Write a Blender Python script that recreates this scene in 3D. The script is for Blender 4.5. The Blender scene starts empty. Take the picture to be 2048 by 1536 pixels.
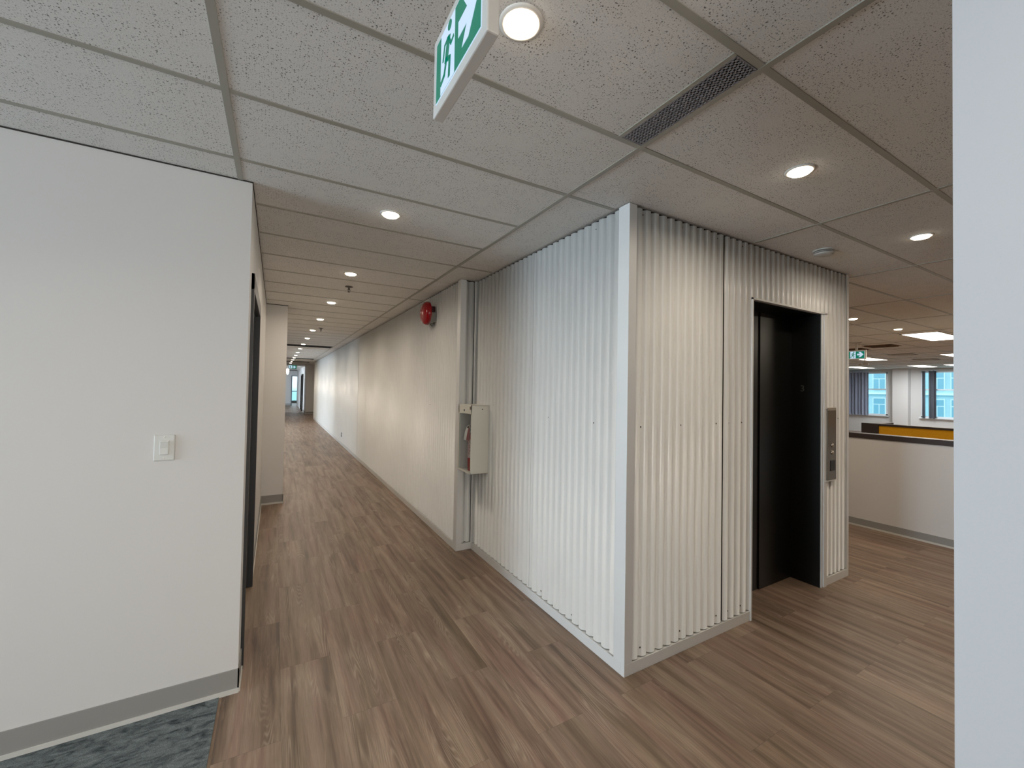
import bpy, bmesh, math, random
from mathutils import Vector, Matrix
random.seed(7)
SC = bpy.context.scene
COL = SC.collection
CZ = 2.577            # ceiling height
# ------------------------------------------------------------------ materials
def srgb(r, g, b):
    f = lambda c: (c/255/12.92) if c/255 <= 0.04045 else ((c/255+0.055)/1.055)**2.4
    return (f(r), f(g), f(b), 1)
MATS = {}
def mat(name, col, rough=0.6, metal=0.0, emit=None, es=0.0, noise=None, bump=None, spec=0.5):
    """plain principled; noise=(scale, amount) varies value; bump=(scale, strength)"""
    if name in MATS: return MATS[name]
    m = bpy.data.materials.new(name); m.use_nodes = True
    nt = m.node_tree; b = nt.nodes['Principled BSDF']
    b.inputs['Base Color'].default_value = col
    b.inputs['Roughness'].default_value = rough
    b.inputs['Metallic'].default_value = metal
    b.inputs['Specular IOR Level'].default_value = spec
    if emit:
        b.inputs['Emission Color'].default_value = emit; b.inputs['Emission Strength'].default_value = es
    geo = nt.nodes.new('ShaderNodeNewGeometry')
    if noise:
        n = nt.nodes.new('ShaderNodeTexNoise'); n.inputs['Scale'].default_value = noise[0]; n.inputs['Detail'].default_value = 4
        nt.links.new(geo.outputs['Position'], n.inputs['Vector'])
        h = nt.nodes.new('ShaderNodeHueSaturation'); h.inputs['Color'].default_value = col
        mr = nt.nodes.new('ShaderNodeMapRange'); mr.inputs['From Min'].default_value = .3; mr.inputs['From Max'].default_value = .7
        mr.inputs['To Min'].default_value = 1-noise[1]; mr.inputs['To Max'].default_value = 1+noise[1]
        nt.links.new(n.outputs['Fac'], mr.inputs['Value']); nt.links.new(mr.outputs[0], h.inputs['Value'])
        nt.links.new(h.outputs[0], b.inputs['Base Color'])
    if bump:
        n = nt.nodes.new('ShaderNodeTexNoise'); n.inputs['Scale'].default_value = bump[0]; n.inputs['Detail'].default_value = 3
        nt.links.new(geo.outputs['Position'], n.inputs['Vector'])
        bp = nt.nodes.new('ShaderNodeBump'); bp.inputs['Strength'].default_value = bump[1]; bp.inputs['Distance'].default_value = .002
        nt.links.new(n.outputs['Fac'], bp.inputs['Height']); nt.links.new(bp.outputs[0], b.inputs['Normal'])
    MATS[name] = m
    return m

def N(nt, t, **kw):
    n = nt.nodes.new(t)
    for k, v in kw.items():
        if k == 'op': n.operation = v
        elif k == 'i':
            for kk, vv in v.items(): n.inputs[kk].default_value = vv
        else: setattr(n, k, v)
    return n
def math_(nt, op, a, b=None, c=None, clamp=False):
    n = nt.nodes.new('ShaderNodeMath'); n.operation = op; n.use_clamp = clamp
    for i, v in enumerate((a, b, c)):
        if v is None: continue
        if isinstance(v, (int, float)): n.inputs[i].default_value = v
        else: nt.links.new(v, n.inputs[i])
    return n.outputs[0]
def ramp(nt, fac, stops, interp='LINEAR'):
    n = nt.nodes.new('ShaderNodeValToRGB'); cr = n.color_ramp; cr.interpolation = interp
    while len(cr.elements) < len(stops): cr.elements.new(.5)
    for e, (p, c) in zip(cr.elements, stops): e.position = p; e.color = c
    nt.links.new(fac, n.inputs[0]); return n.outputs[0]
def mixc(nt, fac, a, b, mode='MIX'):
    n = nt.nodes.new('ShaderNodeMix'); n.data_type = 'RGBA'; n.blend_type = mode
    for s, v in ((0, fac), (6, a), (7, b)):
        if isinstance(v, (int, float, tuple)): n.inputs[s].default_value = v
        else: nt.links.new(v, n.inputs[s])
    return n.outputs[2]

def wood_mat():
    m = bpy.data.materials.new('vinyl wood plank'); m.use_nodes = True; nt = m.node_tree; L = nt.links
    b = nt.nodes['Principled BSDF']
    geo = N(nt, 'ShaderNodeNewGeometry'); sep = N(nt, 'ShaderNodeSeparateXYZ'); L.new(geo.outputs['Position'], sep.inputs[0])
    X, Y = sep.outputs[0], sep.outputs[1]
    W, LEN = .2495, 1.022
    u = math_(nt, 'DIVIDE', math_(nt, 'SUBTRACT', X, .06), W)
    col = math_(nt, 'FLOOR', u); fu = math_(nt, 'SUBTRACT', u, col)
    par = math_(nt, 'FLOORED_MODULO', col, 2.0)
    v0 = math_(nt, 'DIVIDE', math_(nt, 'SUBTRACT', Y, 2.572), LEN)
    v = math_(nt, 'ADD', v0, math_(nt, 'MULTIPLY', par, .5))
    row = math_(nt, 'FLOOR', v); fv = math_(nt, 'SUBTRACT', v, row)
    cid = N(nt, 'ShaderNodeCombineXYZ'); L.new(col, cid.inputs[0]); L.new(row, cid.inputs[1])
    wn = N(nt, 'ShaderNodeTexWhiteNoise', noise_dimensions='3D'); L.new(cid.outputs[0], wn.inputs['Vector'])
    wsep = N(nt, 'ShaderNodeSeparateColor'); L.new(wn.outputs['Color'], wsep.inputs[0])
    # grain coordinates, shifted per plank
    gx = math_(nt, 'ADD', X, math_(nt, 'MULTIPLY', wsep.outputs[0], 37.0))
    gy = math_(nt, 'ADD', Y, math_(nt, 'MULTIPLY', wsep.outputs[1], 53.0))
    def grain(sx, sy, detail=5, rough=.6, dist=0.):
        c = N(nt, 'ShaderNodeCombineXYZ'); L.new(math_(nt, 'MULTIPLY', gx, sx), c.inputs[0]); L.new(math_(nt, 'MULTIPLY', gy, sy), c.inputs[1])
        n = N(nt, 'ShaderNodeTexNoise', i={'Scale': 1.0, 'Detail': detail, 'Roughness': rough, 'Distortion': dist}); L.new(c.outputs[0], n.inputs['Vector'])
        return n.outputs['Fac']
    streak = grain(16, .85, 4, .6, .4)      # broad tonal bands
    hue = grain(9, .6, 2)
    fine = grain(170, 6, 6, .7)
    med = grain(60, 3.2, 5, .65, .8)
    knot = grain(7, 2.2, 3, .5, .6)
    # cathedral rings
    rx = grain(10, .55, 1, .4)
    ring = math_(nt, 'SINE', math_(nt, 'MULTIPLY', rx, 150.0))
    ring = math_(nt, 'MULTIPLY', math_(nt, 'POWER', math_(nt, 'ABSOLUTE', ring), 4.0), 1.0)
    mask = math_(nt, 'MULTIPLY', math_(nt, 'SUBTRACT', knot, .50), 7.0, clamp=True)
    ring = math_(nt, 'MULTIPLY', ring, mask)
    base = ramp(nt, streak, [(.32, srgb(74, 58, 46)), (.43, srgb(112, 91, 75)), (.54, srgb(140, 118, 100)), (.70, srgb(164, 143, 122))])
    tint = ramp(nt, hue, [(.30, srgb(148, 110, 98)), (.5, srgb(138, 116, 98)), (.7, srgb(122, 108, 82))])
    c = mixc(nt, .32, base, tint)
    c = mixc(nt, math_(nt, 'MULTIPLY', ring, .42), c, srgb(180, 162, 140))
    fm = N(nt, 'ShaderNodeMapRange', i={'From Min': .3, 'From Max': .7, 'To Min': .70, 'To Max': 1.26}); L.new(math_(nt, 'ADD', math_(nt, 'MULTIPLY', fine, .6), math_(nt, 'MULTIPLY', med, .4)), fm.inputs['Value'])
    pm = N(nt, 'ShaderNodeMapRange', i={'From Min': 0., 'From Max': 1., 'To Min': .90, 'To Max': 1.08}); L.new(wsep.outputs[2], pm.inputs['Value'])
    hs = N(nt, 'ShaderNodeHueSaturation'); L.new(c, hs.inputs['Color']); L.new(math_(nt, 'MULTIPLY', fm.outputs[0], pm.outputs[0]), hs.inputs['Value'])
    hs.inputs['Saturation'].default_value = .98
    # joints
    ju = math_(nt, 'LESS_THAN', math_(nt, 'MINIMUM', fu, math_(nt, 'SUBTRACT', 1.0, fu)), .0035)
    jv = math_(nt, 'LESS_THAN', math_(nt, 'MINIMUM', fv, math_(nt, 'SUBTRACT', 1.0, fv)), .0012)
    j = math_(nt, 'MAXIMUM', ju, jv)
    c = mixc(nt, math_(nt, 'MULTIPLY', j, .3), hs.outputs[0], srgb(60, 48, 40))
    L.new(c, b.inputs['Base Color'])
    rr = N(nt, 'ShaderNodeMapRange', i={'From Min': .3, 'From Max': .7, 'To Min': .36, 'To Max': .5}); L.new(fine, rr.inputs['Value'])
    L.new(rr.outputs[0], b.inputs['Roughness'])
    bp = N(nt, 'ShaderNodeBump', i={'Strength': .25, 'Distance': .0015}); L.new(fine, bp.inputs['Height']); L.new(bp.outputs[0], b.inputs['Normal'])
    b.inputs['Specular IOR Level'].default_value = .4
    return m
def tile_mat():
    m = bpy.data.materials.new('acoustic ceiling tile'); m.use_nodes = True; nt = m.node_tree; L = nt.links
    b = nt.nodes['Principled BSDF']; b.inputs['Roughness'].default_value = .95; b.inputs['Specular IOR Level'].default_value = .1
    geo = N(nt, 'ShaderNodeNewGeometry')
    def dots(scale, size, off, dens):
        mp = N(nt, 'ShaderNodeMapping'); mp.inputs['Location'].default_value = (off, off*.7, 0); mp.inputs['Scale'].default_value = (1, 1, 0)
        L.new(geo.outputs['Position'], mp.inputs['Vector'])
        v = N(nt, 'ShaderNodeTexVoronoi', voronoi_dimensions='2D', i={'Scale': scale}); L.new(mp.outputs[0], v.inputs['Vector'])
        s = N(nt, 'ShaderNodeSeparateColor'); L.new(v.outputs['Color'], s.inputs[0])
        on = math_(nt, 'LESS_THAN', s.outputs[0], dens)
        r = math_(nt, 'MULTIPLY', math_(nt, 'MULTIPLY_ADD', s.outputs[1], .6, .55), size)
        return math_(nt, 'MULTIPLY', on, math_(nt, 'MULTIPLY', math_(nt, 'SUBTRACT', r, v.outputs['Distance']), 14.0, clamp=True), clamp=True)
    cl = N(nt, 'ShaderNodeTexNoise', i={'Scale': 9., 'Detail': 3}); L.new(geo.outputs['Position'], cl.inputs['Vector'])
    clm = math_(nt, 'MULTIPLY', math_(nt, 'SUBTRACT', cl.outputs['Fac'], .28), 4.0, clamp=True)
    d = math_(nt, 'MAXIMUM', dots(80, .22, 0, .42), dots(150, .24, 3.3, .40))
    d = math_(nt, 'MULTIPLY', d, clm)
    n = N(nt, 'ShaderNodeTexNoise', i={'Scale': 260., 'Detail': 3}); L.new(geo.outputs['Position'], n.inputs['Vector'])
    base = ramp(nt, n.outputs['Fac'], [(.3, srgb(212, 209, 204)), (.7, srgb(234, 231, 226))])
    c = mixc(nt, math_(nt, 'MULTIPLY', d, .8), base, srgb(70, 66, 60))
    L.new(c, b.inputs['Base Color'])
    bp = N(nt, 'ShaderNodeBump', i={'Strength': .35, 'Distance': .001}); L.new(n.outputs['Fac'], bp.inputs['Height']); L.new(bp.outputs[0], b.inputs['Normal'])
    return m
def carpet_mat():
    m = bpy.data.materials.new('blue grey carpet'); m.use_nodes = True; nt = m.node_tree; L = nt.links
    b = nt.nodes['Principled BSDF']; b.inputs['Roughness'].default_value = 1; b.inputs['Specular IOR Level'].default_value = .05
    geo = N(nt, 'ShaderNodeNewGeometry')
    mp = N(nt, 'ShaderNodeMapping'); mp.inputs['Rotation'].default_value = (0, 0, .6); mp.inputs['Scale'].default_value = (14, 34, 1); L.new(geo.outputs['Position'], mp.inputs['Vector'])
    a = N(nt, 'ShaderNodeTexNoise', i={'Scale': 1., 'Detail': 5, 'Distortion': 1.2}); L.new(mp.outputs[0], a.inputs['Vector'])
    f = N(nt, 'ShaderNodeTexNoise', i={'Scale': 420., 'Detail': 2}); L.new(geo.outputs['Position'], f.inputs['Vector'])
    c = ramp(nt, a.outputs['Fac'], [(.30, srgb(60, 66, 68)), (.48, srgb(100, 107, 108)), (.7, srgb(124, 131, 131))])
    hs = N(nt, 'ShaderNodeHueSaturation'); L.new(c, hs.inputs['Color'])
    fm = N(nt, 'ShaderNodeMapRange', i={'From Min': .3, 'From Max': .7, 'To Min': .6, 'To Max': 1.4}); L.new(f.outputs['Fac'], fm.inputs['Value']); L.new(fm.outputs[0], hs.inputs['Value'])
    L.new(hs.outputs[0], b.inputs['Base Color'])
    bp = N(nt, 'ShaderNodeBump', i={'Strength': .7, 'Distance': .004}); L.new(f.outputs['Fac'], bp.inputs['Height']); L.new(bp.outputs[0], b.inputs['Normal'])
    return m
def glass_mat():
    m = bpy.data.materials.new('clear pane'); m.use_nodes = True; nt = m.node_tree; L = nt.links
    for n in list(nt.nodes):
        if n.type != 'OUTPUT_MATERIAL': nt.nodes.remove(n)
    out = [n for n in nt.nodes if n.type == 'OUTPUT_MATERIAL'][0]
    t = N(nt, 'ShaderNodeBsdfTransparent'); t.inputs[0].default_value = (.93, .96, .97, 1)
    g = N(nt, 'ShaderNodeBsdfGlossy'); g.inputs['Roughness'].default_value = .03
    mx = N(nt, 'ShaderNodeMixShader', i={0: .06}); L.new(t.outputs[0], mx.inputs[1]); L.new(g.outputs[0], mx.inputs[2]); L.new(mx.outputs[0], out.inputs[0])
    return m

WOOD, TILE, CARPET, GLASS = wood_mat(), tile_mat(), carpet_mat(), glass_mat()
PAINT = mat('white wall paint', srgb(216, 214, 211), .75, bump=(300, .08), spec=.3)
METAL_W = mat('white painted corrugated steel', srgb(221, 221, 218), .34, spec=.5, noise=(3, .02))
BASE_W = mat('white base trim', srgb(222, 221, 217), .5)
BASE_G = mat('grey vinyl base', srgb(148, 146, 142), .6)
BASE_TOE = mat('pale base toe', srgb(205, 203, 196), .6)
GAPSHADE = mat('painted gap shade', srgb(52, 47, 42), .9)  # dark colour stands in for shade in gaps and along the ceiling
TBAR = mat('ceiling grid bar', srgb(158, 154, 142), .42, spec=.5)
BLACK = mat('black door enamel', srgb(15, 14, 12), .36, noise=(2, .1))
CHAR = mat('charcoal frame enamel', srgb(52, 54, 57), .45)
LENS = mat('glowing lens', (1, .93, .82, 1), .5, emit=(1.0, .86, .68, 1), es=14)
LENSW = mat('glowing panel diffuser', (1, .97, .9, 1), .5, emit=(1.0, .95, .86, 1), es=5)
RING = mat('white plastic ring', srgb(225, 221, 212), .5)
PLASTIC = mat('white plastic', srgb(214, 214, 209), .45)
STEEL = mat('brushed steel', srgb(122, 114, 102), .38, metal=.75, noise=(60, .04))
STEEL_E = mat('bright steel edge', srgb(220, 214, 203), .3, metal=.6)
DARK = mat('black plastic', srgb(22, 20, 18), .5)
SCREW = mat('grey screw head', srgb(96, 90, 84), .5, metal=.4)
RED = mat('red enamel', srgb(176, 18, 28), .22)
REDD = mat('dark red steel', srgb(135, 28, 34), .35)
BROWNCAP = mat('dark brown laminate', srgb(48, 36, 34), .5)
YELLOW = mat('yellow fabric', srgb(226, 164, 20), .9, noise=(90, .08))
# ------------------------------------------------------------------ mesh builder
class MB:
    def __init__(s): s.v = []; s.f = []; s.sm = []
    def add(s, vs, fs, smooth=False):
        o = len(s.v); s.v += [tuple(v) for v in vs]
        for f in fs: s.f.append(tuple(i+o for i in f)); s.sm.append(smooth)
        return s
    def box(s, x0, x1, y0, y1, z0, z1):
        x0, x1 = min(x0, x1), max(x0, x1); y0, y1 = min(y0, y1), max(y0, y1); z0, z1 = min(z0, z1), max(z0, z1)
        return s.add([(x, y, z) for z in (z0, z1) for y in (y0, y1) for x in (x0, x1)],
                     [(0, 2, 3, 1), (4, 5, 7, 6), (0, 1, 5, 4), (2, 6, 7, 3), (0, 4, 6, 2), (1, 3, 7, 5)])
    def lathe(s, c, axis, prof, n=32, smooth=True):
        """prof: (r, h) along axis from c"""
        a = Vector(axis).normalized(); t = Vector((0, 0, 1)) if abs(a.z) < .9 else Vector((1, 0, 0))
        e1 = a.cross(t).normalized(); e2 = a.cross(e1); c = Vector(c); o = []
        for r, h in prof:
            for k in range(n):
                w = 2*math.pi*k/n; o.append(c + a*h + (e1*math.cos(w)+e2*math.sin(w))*max(r, 1e-5))
        fs = [(i*n+k, i*n+(k+1) % n, (i+1)*n+(k+1) % n, (i+1)*n+k) for i in range(len(prof)-1) for k in range(n)]
        return s.add(o, fs, smooth)
    def cyl(s, c, axis, r, h, n=24):
        return s.lathe(c, axis, [(0, 0), (r, 0)], n, False).lathe(c, axis, [(r, 0), (r, h)], n, True).lathe(c, axis, [(r, h), (0, h)], n, False)
    def prism(s, pts, axis, d):
        """closed polygon pts (3D, planar) extruded by vector axis*d"""
        n = len(pts); a = Vector(axis)*d; P = [Vector(p) for p in pts]
        vs = P + [p+a for p in P]
        fs = [tuple(range(n)), tuple(range(2*n-1, n-1, -1))] + [(i, n+i, n+(i+1) % n, (i+1) % n) for i in range(n)]
        return s.add(vs, fs)
    def tube(s, pts, r, n=10):
        P = [Vector(p) for p in pts]; o = []
        for i, p in enumerate(P):
            d = (P[min(i+1, len(P)-1)]-P[max(i-1, 0)]).normalized(); t = Vector((0, 0, 1)) if abs(d.z) < .9 else Vector((1, 0, 0))
            e1 = d.cross(t).normalized(); e2 = d.cross(e1)
            o += [p+(e1*math.cos(2*math.pi*k/n)+e2*math.sin(2*math.pi*k/n))*r for k in range(n)]
        fs = [(i*n+k, i*n+(k+1) % n, (i+1)*n+(k+1) % n, (i+1)*n+k) for i in range(len(P)-1) for k in range(n)]
        fs += [tuple(range(n)), tuple(range((len(P)-1)*n, len(P)*n))]
        return s.add(o, fs, True)
    def build(s, name, m, parent=None, origin=None, bevel=0, tag=None):
        me = bpy.data.meshes.new(name)
        o = bpy.data.objects.new(name, me); COL.objects.link(o)
        off = Vector((0, 0, 0))
        if parent is not None:
            off = world_of(parent); o.parent = parent
            if origin: o.location = Vector(origin)-off; off = Vector(origin)
        elif origin: off = Vector(origin); o.location = off
        me.from_pydata([tuple(Vector(v)-off) for v in s.v], [], s.f)
        me.polygons.foreach_set('use_smooth', s.sm)
        bm = bmesh.new(); bm.from_mesh(me); bmesh.ops.recalc_face_normals(bm, faces=bm.faces); bm.to_mesh(me); bm.free()
        me.materials.append(m)
        if bevel:
            bv = o.modifiers.new('bevel', 'BEVEL'); bv.width = bevel; bv.segments = 2; bv.limit_method = 'ANGLE'
        return o
def world_of(o):
    v = Vector(o.location)
    while o.parent: o = o.parent; v += Vector(o.location)
    return v
def thing(name, loc, label, cat, group=None):
    e = bpy.data.objects.new(name, None); COL.objects.link(e); e.location = loc; e.empty_display_size = .05
    e['label'] = label; e['category'] = cat
    if group: e['group'] = group
    return e
def tag(o, label, cat, group=None):
    o['label'] = label; o['category'] = cat
    if group: o['group'] = group
    return o
def struct(o, label=None, cat=None):
    o['kind'] = 'structure'
    if label: o['label'] = label
    o['category'] = cat or 'wall'
    return o
def copy_tree(o, parent=None):
    c = o.copy(); COL.objects.link(c)
    if parent: c.parent = parent
    for ch in list(o.children): copy_tree(ch, c)
    return c

# ------------------------------------------------------------------ camera
f_px, yaw, pitch, roll, cyo = 824.541, .52040, .01960, .01770, -7.489
cy, sy, cp, sp, cr, sr = math.cos(yaw), math.sin(yaw), math.cos(pitch), math.sin(pitch), math.cos(roll), math.sin(roll)
F = Vector((sy*cp, cy*cp, sp)); r0 = Vector((cy, -sy, 0)); u0 = r0.cross(F)
Rr = r0*cr + u0*sr; U = -r0*sr + u0*cr
cam = bpy.data.cameras.new('camera'); co = bpy.data.objects.new('camera', cam); COL.objects.link(co)
M = Matrix.Identity(4)
for i in range(3): M[i][0] = Rr[i]; M[i][1] = U[i]; M[i][2] = -F[i]
M[2][3] = 1.5424
co.matrix_world = M
cam.sensor_fit = 'HORIZONTAL'; cam.sensor_width = 36; cam.lens = f_px/2048*36; cam.shift_y = cyo/2048
cam.clip_start = .03; cam.clip_end = 300
SC.camera = co

# ------------------------------------------------------------------ floor / ceiling
struct(MB().box(-6.2, 22, -4.2, 40, -.12, 0).build('floor', WOOD), 'brown wood plank floor', 'floor')
struct(MB().box(-6.1, -.202, -4.1, 2.49, 0, .004).build('floor', CARPET), 'blue grey carpet floor beside the wood planks', 'floor')
struct(MB().box(-6.2, 22, -4.2, 40, CZ, CZ+.12).build('ceiling', TILE), 'speckled acoustic tile ceiling', 'ceiling')
ROW = lambda k: 1.2412+.5102*k
g = MB(); ZB = CZ-.004; hw = .012
g.box(-.18-hw, -.18+hw, -4, 2.485, ZB, CZ)
g.box(-1.7-hw, -1.7+hw, -4, 2.485, ZB, CZ); g.box(-3.22-hw, -3.22+hw, -4, 2.485, ZB, CZ)
g.box(1.323-hw, 1.323+hw, -4, 24.1, ZB, CZ)
g.box(2.843-hw, 2.843+hw, -3, 1.62, ZB, CZ)
for x in [4.385+1.52*i for i in range(11)]: g.box(x-hw, x+hw, -3, 12, ZB, CZ)
for k in range(-9, 45):
    y = ROW(k); w = .0115; zt = ZB+.001
    if y < 2.48: g.box(-6, 1.311, y-w, y+w, zt, CZ)
    elif y < 24: g.box(-.12, 1.311, y-w, y+w, zt, CZ)
    if k <= 0: g.box(1.335, 4.37, y-w, y+w, zt, CZ)
    elif k % 3 == 1 and y < 20: g.box(1.335, 1.65 if k == 1 else (1.65 if k == 4 and y < 3.6 else 1.50), y-w, y+w, zt, CZ)
    if y < 12: g.box(4.40, 21.2, y-w, y+w, zt, CZ)
# grille border bar
g.box(1.184, 1.200, .7426, 1.2297, ZB, CZ)
struct(g.build('trim_1', TBAR), 'suspended ceiling grid bars', 'ceiling grid')

# ------------------------------------------------------------------ walls
def wall(name, boxes, label=None, m=PAINT):
    b = MB()
    for q in boxes: b.box(*q)
    return struct(b.build(name, m), label)
lw = wall('wall_left', [(-6, -.128, 2.49, 2.60, 0, CZ), (-.245, -.128, 2.60, 2.71, 0, CZ), (-.245, -.128, 3.72, 9.6, 0, CZ),
     (-.245, -.128, 2.71, 3.72, 2.075, CZ), (-.245, -.128, 11.9, 13.4, 0, CZ), (-.245, -.128, 18.2, 26, 0, CZ), (-.245, -.128, 26, 34.6, 2.35, CZ), (-.245, -.128, 34.6, 35, 0, CZ),
     (-.245, -.128, 9.6, 11.9, 2.35, CZ), (-.245, -.128, 13.4, 18.2, 2.35, CZ), (-.128, .116, 6.15, 6.75, 0, CZ)], 'white painted wall on the left with corner into the corridor')
# dark strip painted in for the shadow between wall and ceiling
struct(MB().box(-6, -.124, 2.486, 2.4905, CZ-.006, CZ-.0005).box(-.1285, -.1245, 2.49, 6.15, CZ-.006, CZ-.0005).box(-.128, .12, 6.146, 6.151, CZ-.008, CZ-.0005).build('shadow_strip', GAPSHADE), 'thin dark shadow line along the top of the left wall', 'trim')
wall('wall_back', [(-6, 21.3, -4.1, -4, 0, CZ)], 'rear wall behind the viewpoint')
wall('wall_outer', [(-6.1, -6, -4, .3, 0, CZ), (-6.1, -6, 2.4, 2.6, 0, CZ), (-6.1, -6, .3, 2.4, 0, .75), (-6.1, -6, .3, 2.4, 2.4, CZ)])
wall('wall_right', [(.95, 1.10, -4, .223, 0, CZ)], 'pale wall end close at the right edge', mat('darkened wall paint', srgb(188, 189, 191), .75, bump=(300, .06), spec=.3))  # wall paint darkened to offset excess light on this wall end
wall('wall_side_room', [(-4.1, -4.0, 2.6, 35, 0, CZ), (-4, -.245, 6.3, 6.4, 0, CZ), (-4, -.245, 12.6, 12.7, 0, CZ), (-4, -.245, 20, 20.1, 0, CZ)], 'partition walls of the rooms off the corridor')
# corridor far end
wall('wall_cross', [(1.40, 4.27, 24.2, 24.32, 0, CZ), (1.40, 1.52, 24.3, 27.0, 0, CZ), (1.40, 1.52, 28.9, 35, 0, CZ), (1.40, 1.52, 27.0, 28.9, 2.12, CZ), (3.0, 3.1, 20.6, 24.2, 0, CZ)], 'pale cross wall where the corridor narrows')
wall('wall_end', [(-4, 1.06, 35, 35.12, 0, CZ), (1.06, 1.6, 35, 35.12, 2.16, CZ), (1.6, 4.2, 35, 35.12, 0, CZ), (4.2, 4.3, 35, 39, 0, CZ), (-2.1, -2, 35, 39, 0, CZ), (-2, 0.4, 39, 39.1, 0, CZ), (3.4, 4.3, 39, 39.1, 0, CZ), (.4, 3.4, 39, 39.1, 0, .12), (.4, 3.4, 39, 39.1, 2.45, CZ)], 'pale end wall of the corridor')
# elevator core: substrate coloured dark as the shade in the sheet gaps
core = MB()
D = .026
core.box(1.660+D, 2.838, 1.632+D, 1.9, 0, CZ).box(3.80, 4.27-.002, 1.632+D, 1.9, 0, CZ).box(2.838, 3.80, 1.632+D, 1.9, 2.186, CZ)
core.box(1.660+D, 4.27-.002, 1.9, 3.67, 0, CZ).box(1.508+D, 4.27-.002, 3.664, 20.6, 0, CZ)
wc = struct(core.build('wall_core', GAPSHADE), 'elevator core wall clad in white corrugated steel')

# corrugated sheets ---------------------------------------------------------
PITCH = .0677; AMP = .0096
def sheet(name, a, b, z0, z1, to3, holes=(), seg=10, phase=0., parent=wc, off=0.):
    """a..b along the wall, to3(s, d, z) -> xyz with d = outward distance from the substrate"""
    mb = MB(); n = max(2, int(round((b-a)/PITCH*seg))); cols = []
    xs = [a+(b-a)*i/n for i in range(n+1)]
    zs = sorted({z0, z1, *[h[2] for h in holes], *[h[3] for h in holes]})
    zs = [z for z in zs if z0 <= z <= z1]
    for h in holes:
        for e in (h[0], h[1]):
            if a < e < b: xs.append(e)
    xs = sorted(set(xs))
    def d(s):
        w = (1-math.cos(2*math.pi*(s-phase)/PITCH))/2      # 0 in the valley
        return .0035+off+2*AMP*(1-(1-w)**2.8)
    idx = {}
    def vid(i, k, t):
        key = (i, k, t)
        if key not in idx:
            idx[key] = len(mb.v); mb.v.append(to3(xs[i], d(xs[i])-(.001 if t else 0), zs[k]))
        return idx[key]
    for i in range(len(xs)-1):
        xm = (xs[i]+xs[i+1])/2
        for k in range(len(zs)-1):
            zm = (zs[k]+zs[k+1])/2
            if any(h[0] < xm < h[1] and h[2] < zm < h[3] for h in holes): continue
            for t in (0, 1):
                mb.f.append((vid(i, k, t), vid(i+1, k, t), vid(i+1, k+1, t), vid(i, k+1, t))); mb.sm.append(True)
    # rims along the bottom and top
    for k in (0, len(zs)-1):
        for i in range(len(xs)-1):
            if (i, k, 0) in idx and (i+1, k, 0) in idx and (i, k, 1) in idx and (i+1, k, 1) in idx:
                mb.f.append((idx[(i, k, 0)], idx[(i+1, k, 0)], idx[(i+1, k, 1)], idx[(i, k, 1)])); mb.sm.append(False)
    me = bpy.data.meshes.new(name); me.from_pydata(mb.v, [], mb.f); me.polygons.foreach_set('use_smooth', mb.sm); me.materials.append(METAL_W)
    o = bpy.data.objects.new(name, me); COL.objects.link(o); o.parent = parent
    return o
ZS0, ZS1 = .070, CZ-.013
front = lambda s, d, z: (s, 1.632+D-d, z)
side = lambda s, d, z: (1.660+D-d, s, z)
stepf = lambda s, d, z: (s, 3.64+D-d, z)
corr = lambda s, d, z: (1.508+D-d, s, z)
door_hole = [(2.822, 3.868, -1, 2.196)]
PH = 1.782
sheet('corrugated_sheet', 1.712, 2.531, ZS0, ZS1, front, phase=PH)
sheet('corrugated_sheet', 2.535, 3.441, ZS0, ZS1, front, door_hole, phase=PH, off=.0015)
sheet('corrugated_sheet', 3.445, 4.235, ZS0, ZS1, front, door_hole, phase=PH)
sheet('corrugated_sheet', 1.712, 2.60, ZS0, ZS1, side, phase=1.837)
sheet('corrugated_sheet', 2.602, 3.637, ZS0, ZS1, side, phase=1.837)
sheet('corrugated_sheet', 1.562, 1.656, ZS0, ZS1, stepf, phase=1.6)
cuts = [3.70, 3.938]+[3.938+.873*i for i in range(1, 19)]+[20.55]
for a, b in zip(cuts[:-1], cuts[1:]):
    gap = .004 if a < 3.8 else .001
    sheet('corrugated_sheet', a+(.0 if a < 3.8 else .001), b-gap, ZS0, ZS1, corr, seg=8 if a < 9 else 6, phase=.02)
# flat corner trims
def trimpiece(name, boxes, m=METAL_W, parent=wc, bevel=.0015):
    b = MB()
    for q in boxes: b.box(*q)
    return b.build(name, m, parent, bevel=bevel)
e = .0008
trimpiece('corner_trim', [(1.660, 1.662, 1.632, 1.714, .064, CZ-.004), (1.662, 1.718, 1.632, 1.634, .064, CZ-.004)])
trimpiece('corner_trim', [(1.508, 1.510, 3.638, 3.712, .064, CZ-.004), (1.510, 1.566, 3.638, 3.640, .064, CZ-.004)])
trimpiece('corner_trim', [(4.228, 4.270, 1.632, 1.634, .064, CZ-.004), (4.268, 4.270, 1.634, 20.6, .064, CZ-.004)])
trimpiece('corner_trim', [(1.648, 1.6605, 3.622, 3.6245, .064, CZ-.01), (1.658, 1.660, 3.60, 3.6245, .064, CZ-.01)])
trimpiece('side_cladding', [(4.262, 4.268, 1.66, 20.6, 0, CZ)])
# baseboards (white)
trimpiece('baseboard', [(1.660, 2.838, 1.632, 1.632+D, 0, .064), (1.660, 1.660+D, 1.632+D, 3.64, 0, .064)], BASE_W)
trimpiece('baseboard', [(1.508, 1.662, 3.638, 3.66, 0, .064), (1.508, 1.508+D, 3.66, 20.6, 0, .064)], BASE_W)
trimpiece('baseboard', [(3.868, 4.270, 1.632, 1.632+D, 0, .062), (4.255, 4.27, 1.632+D, 3, 0, .062)], BASE_W)
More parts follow.
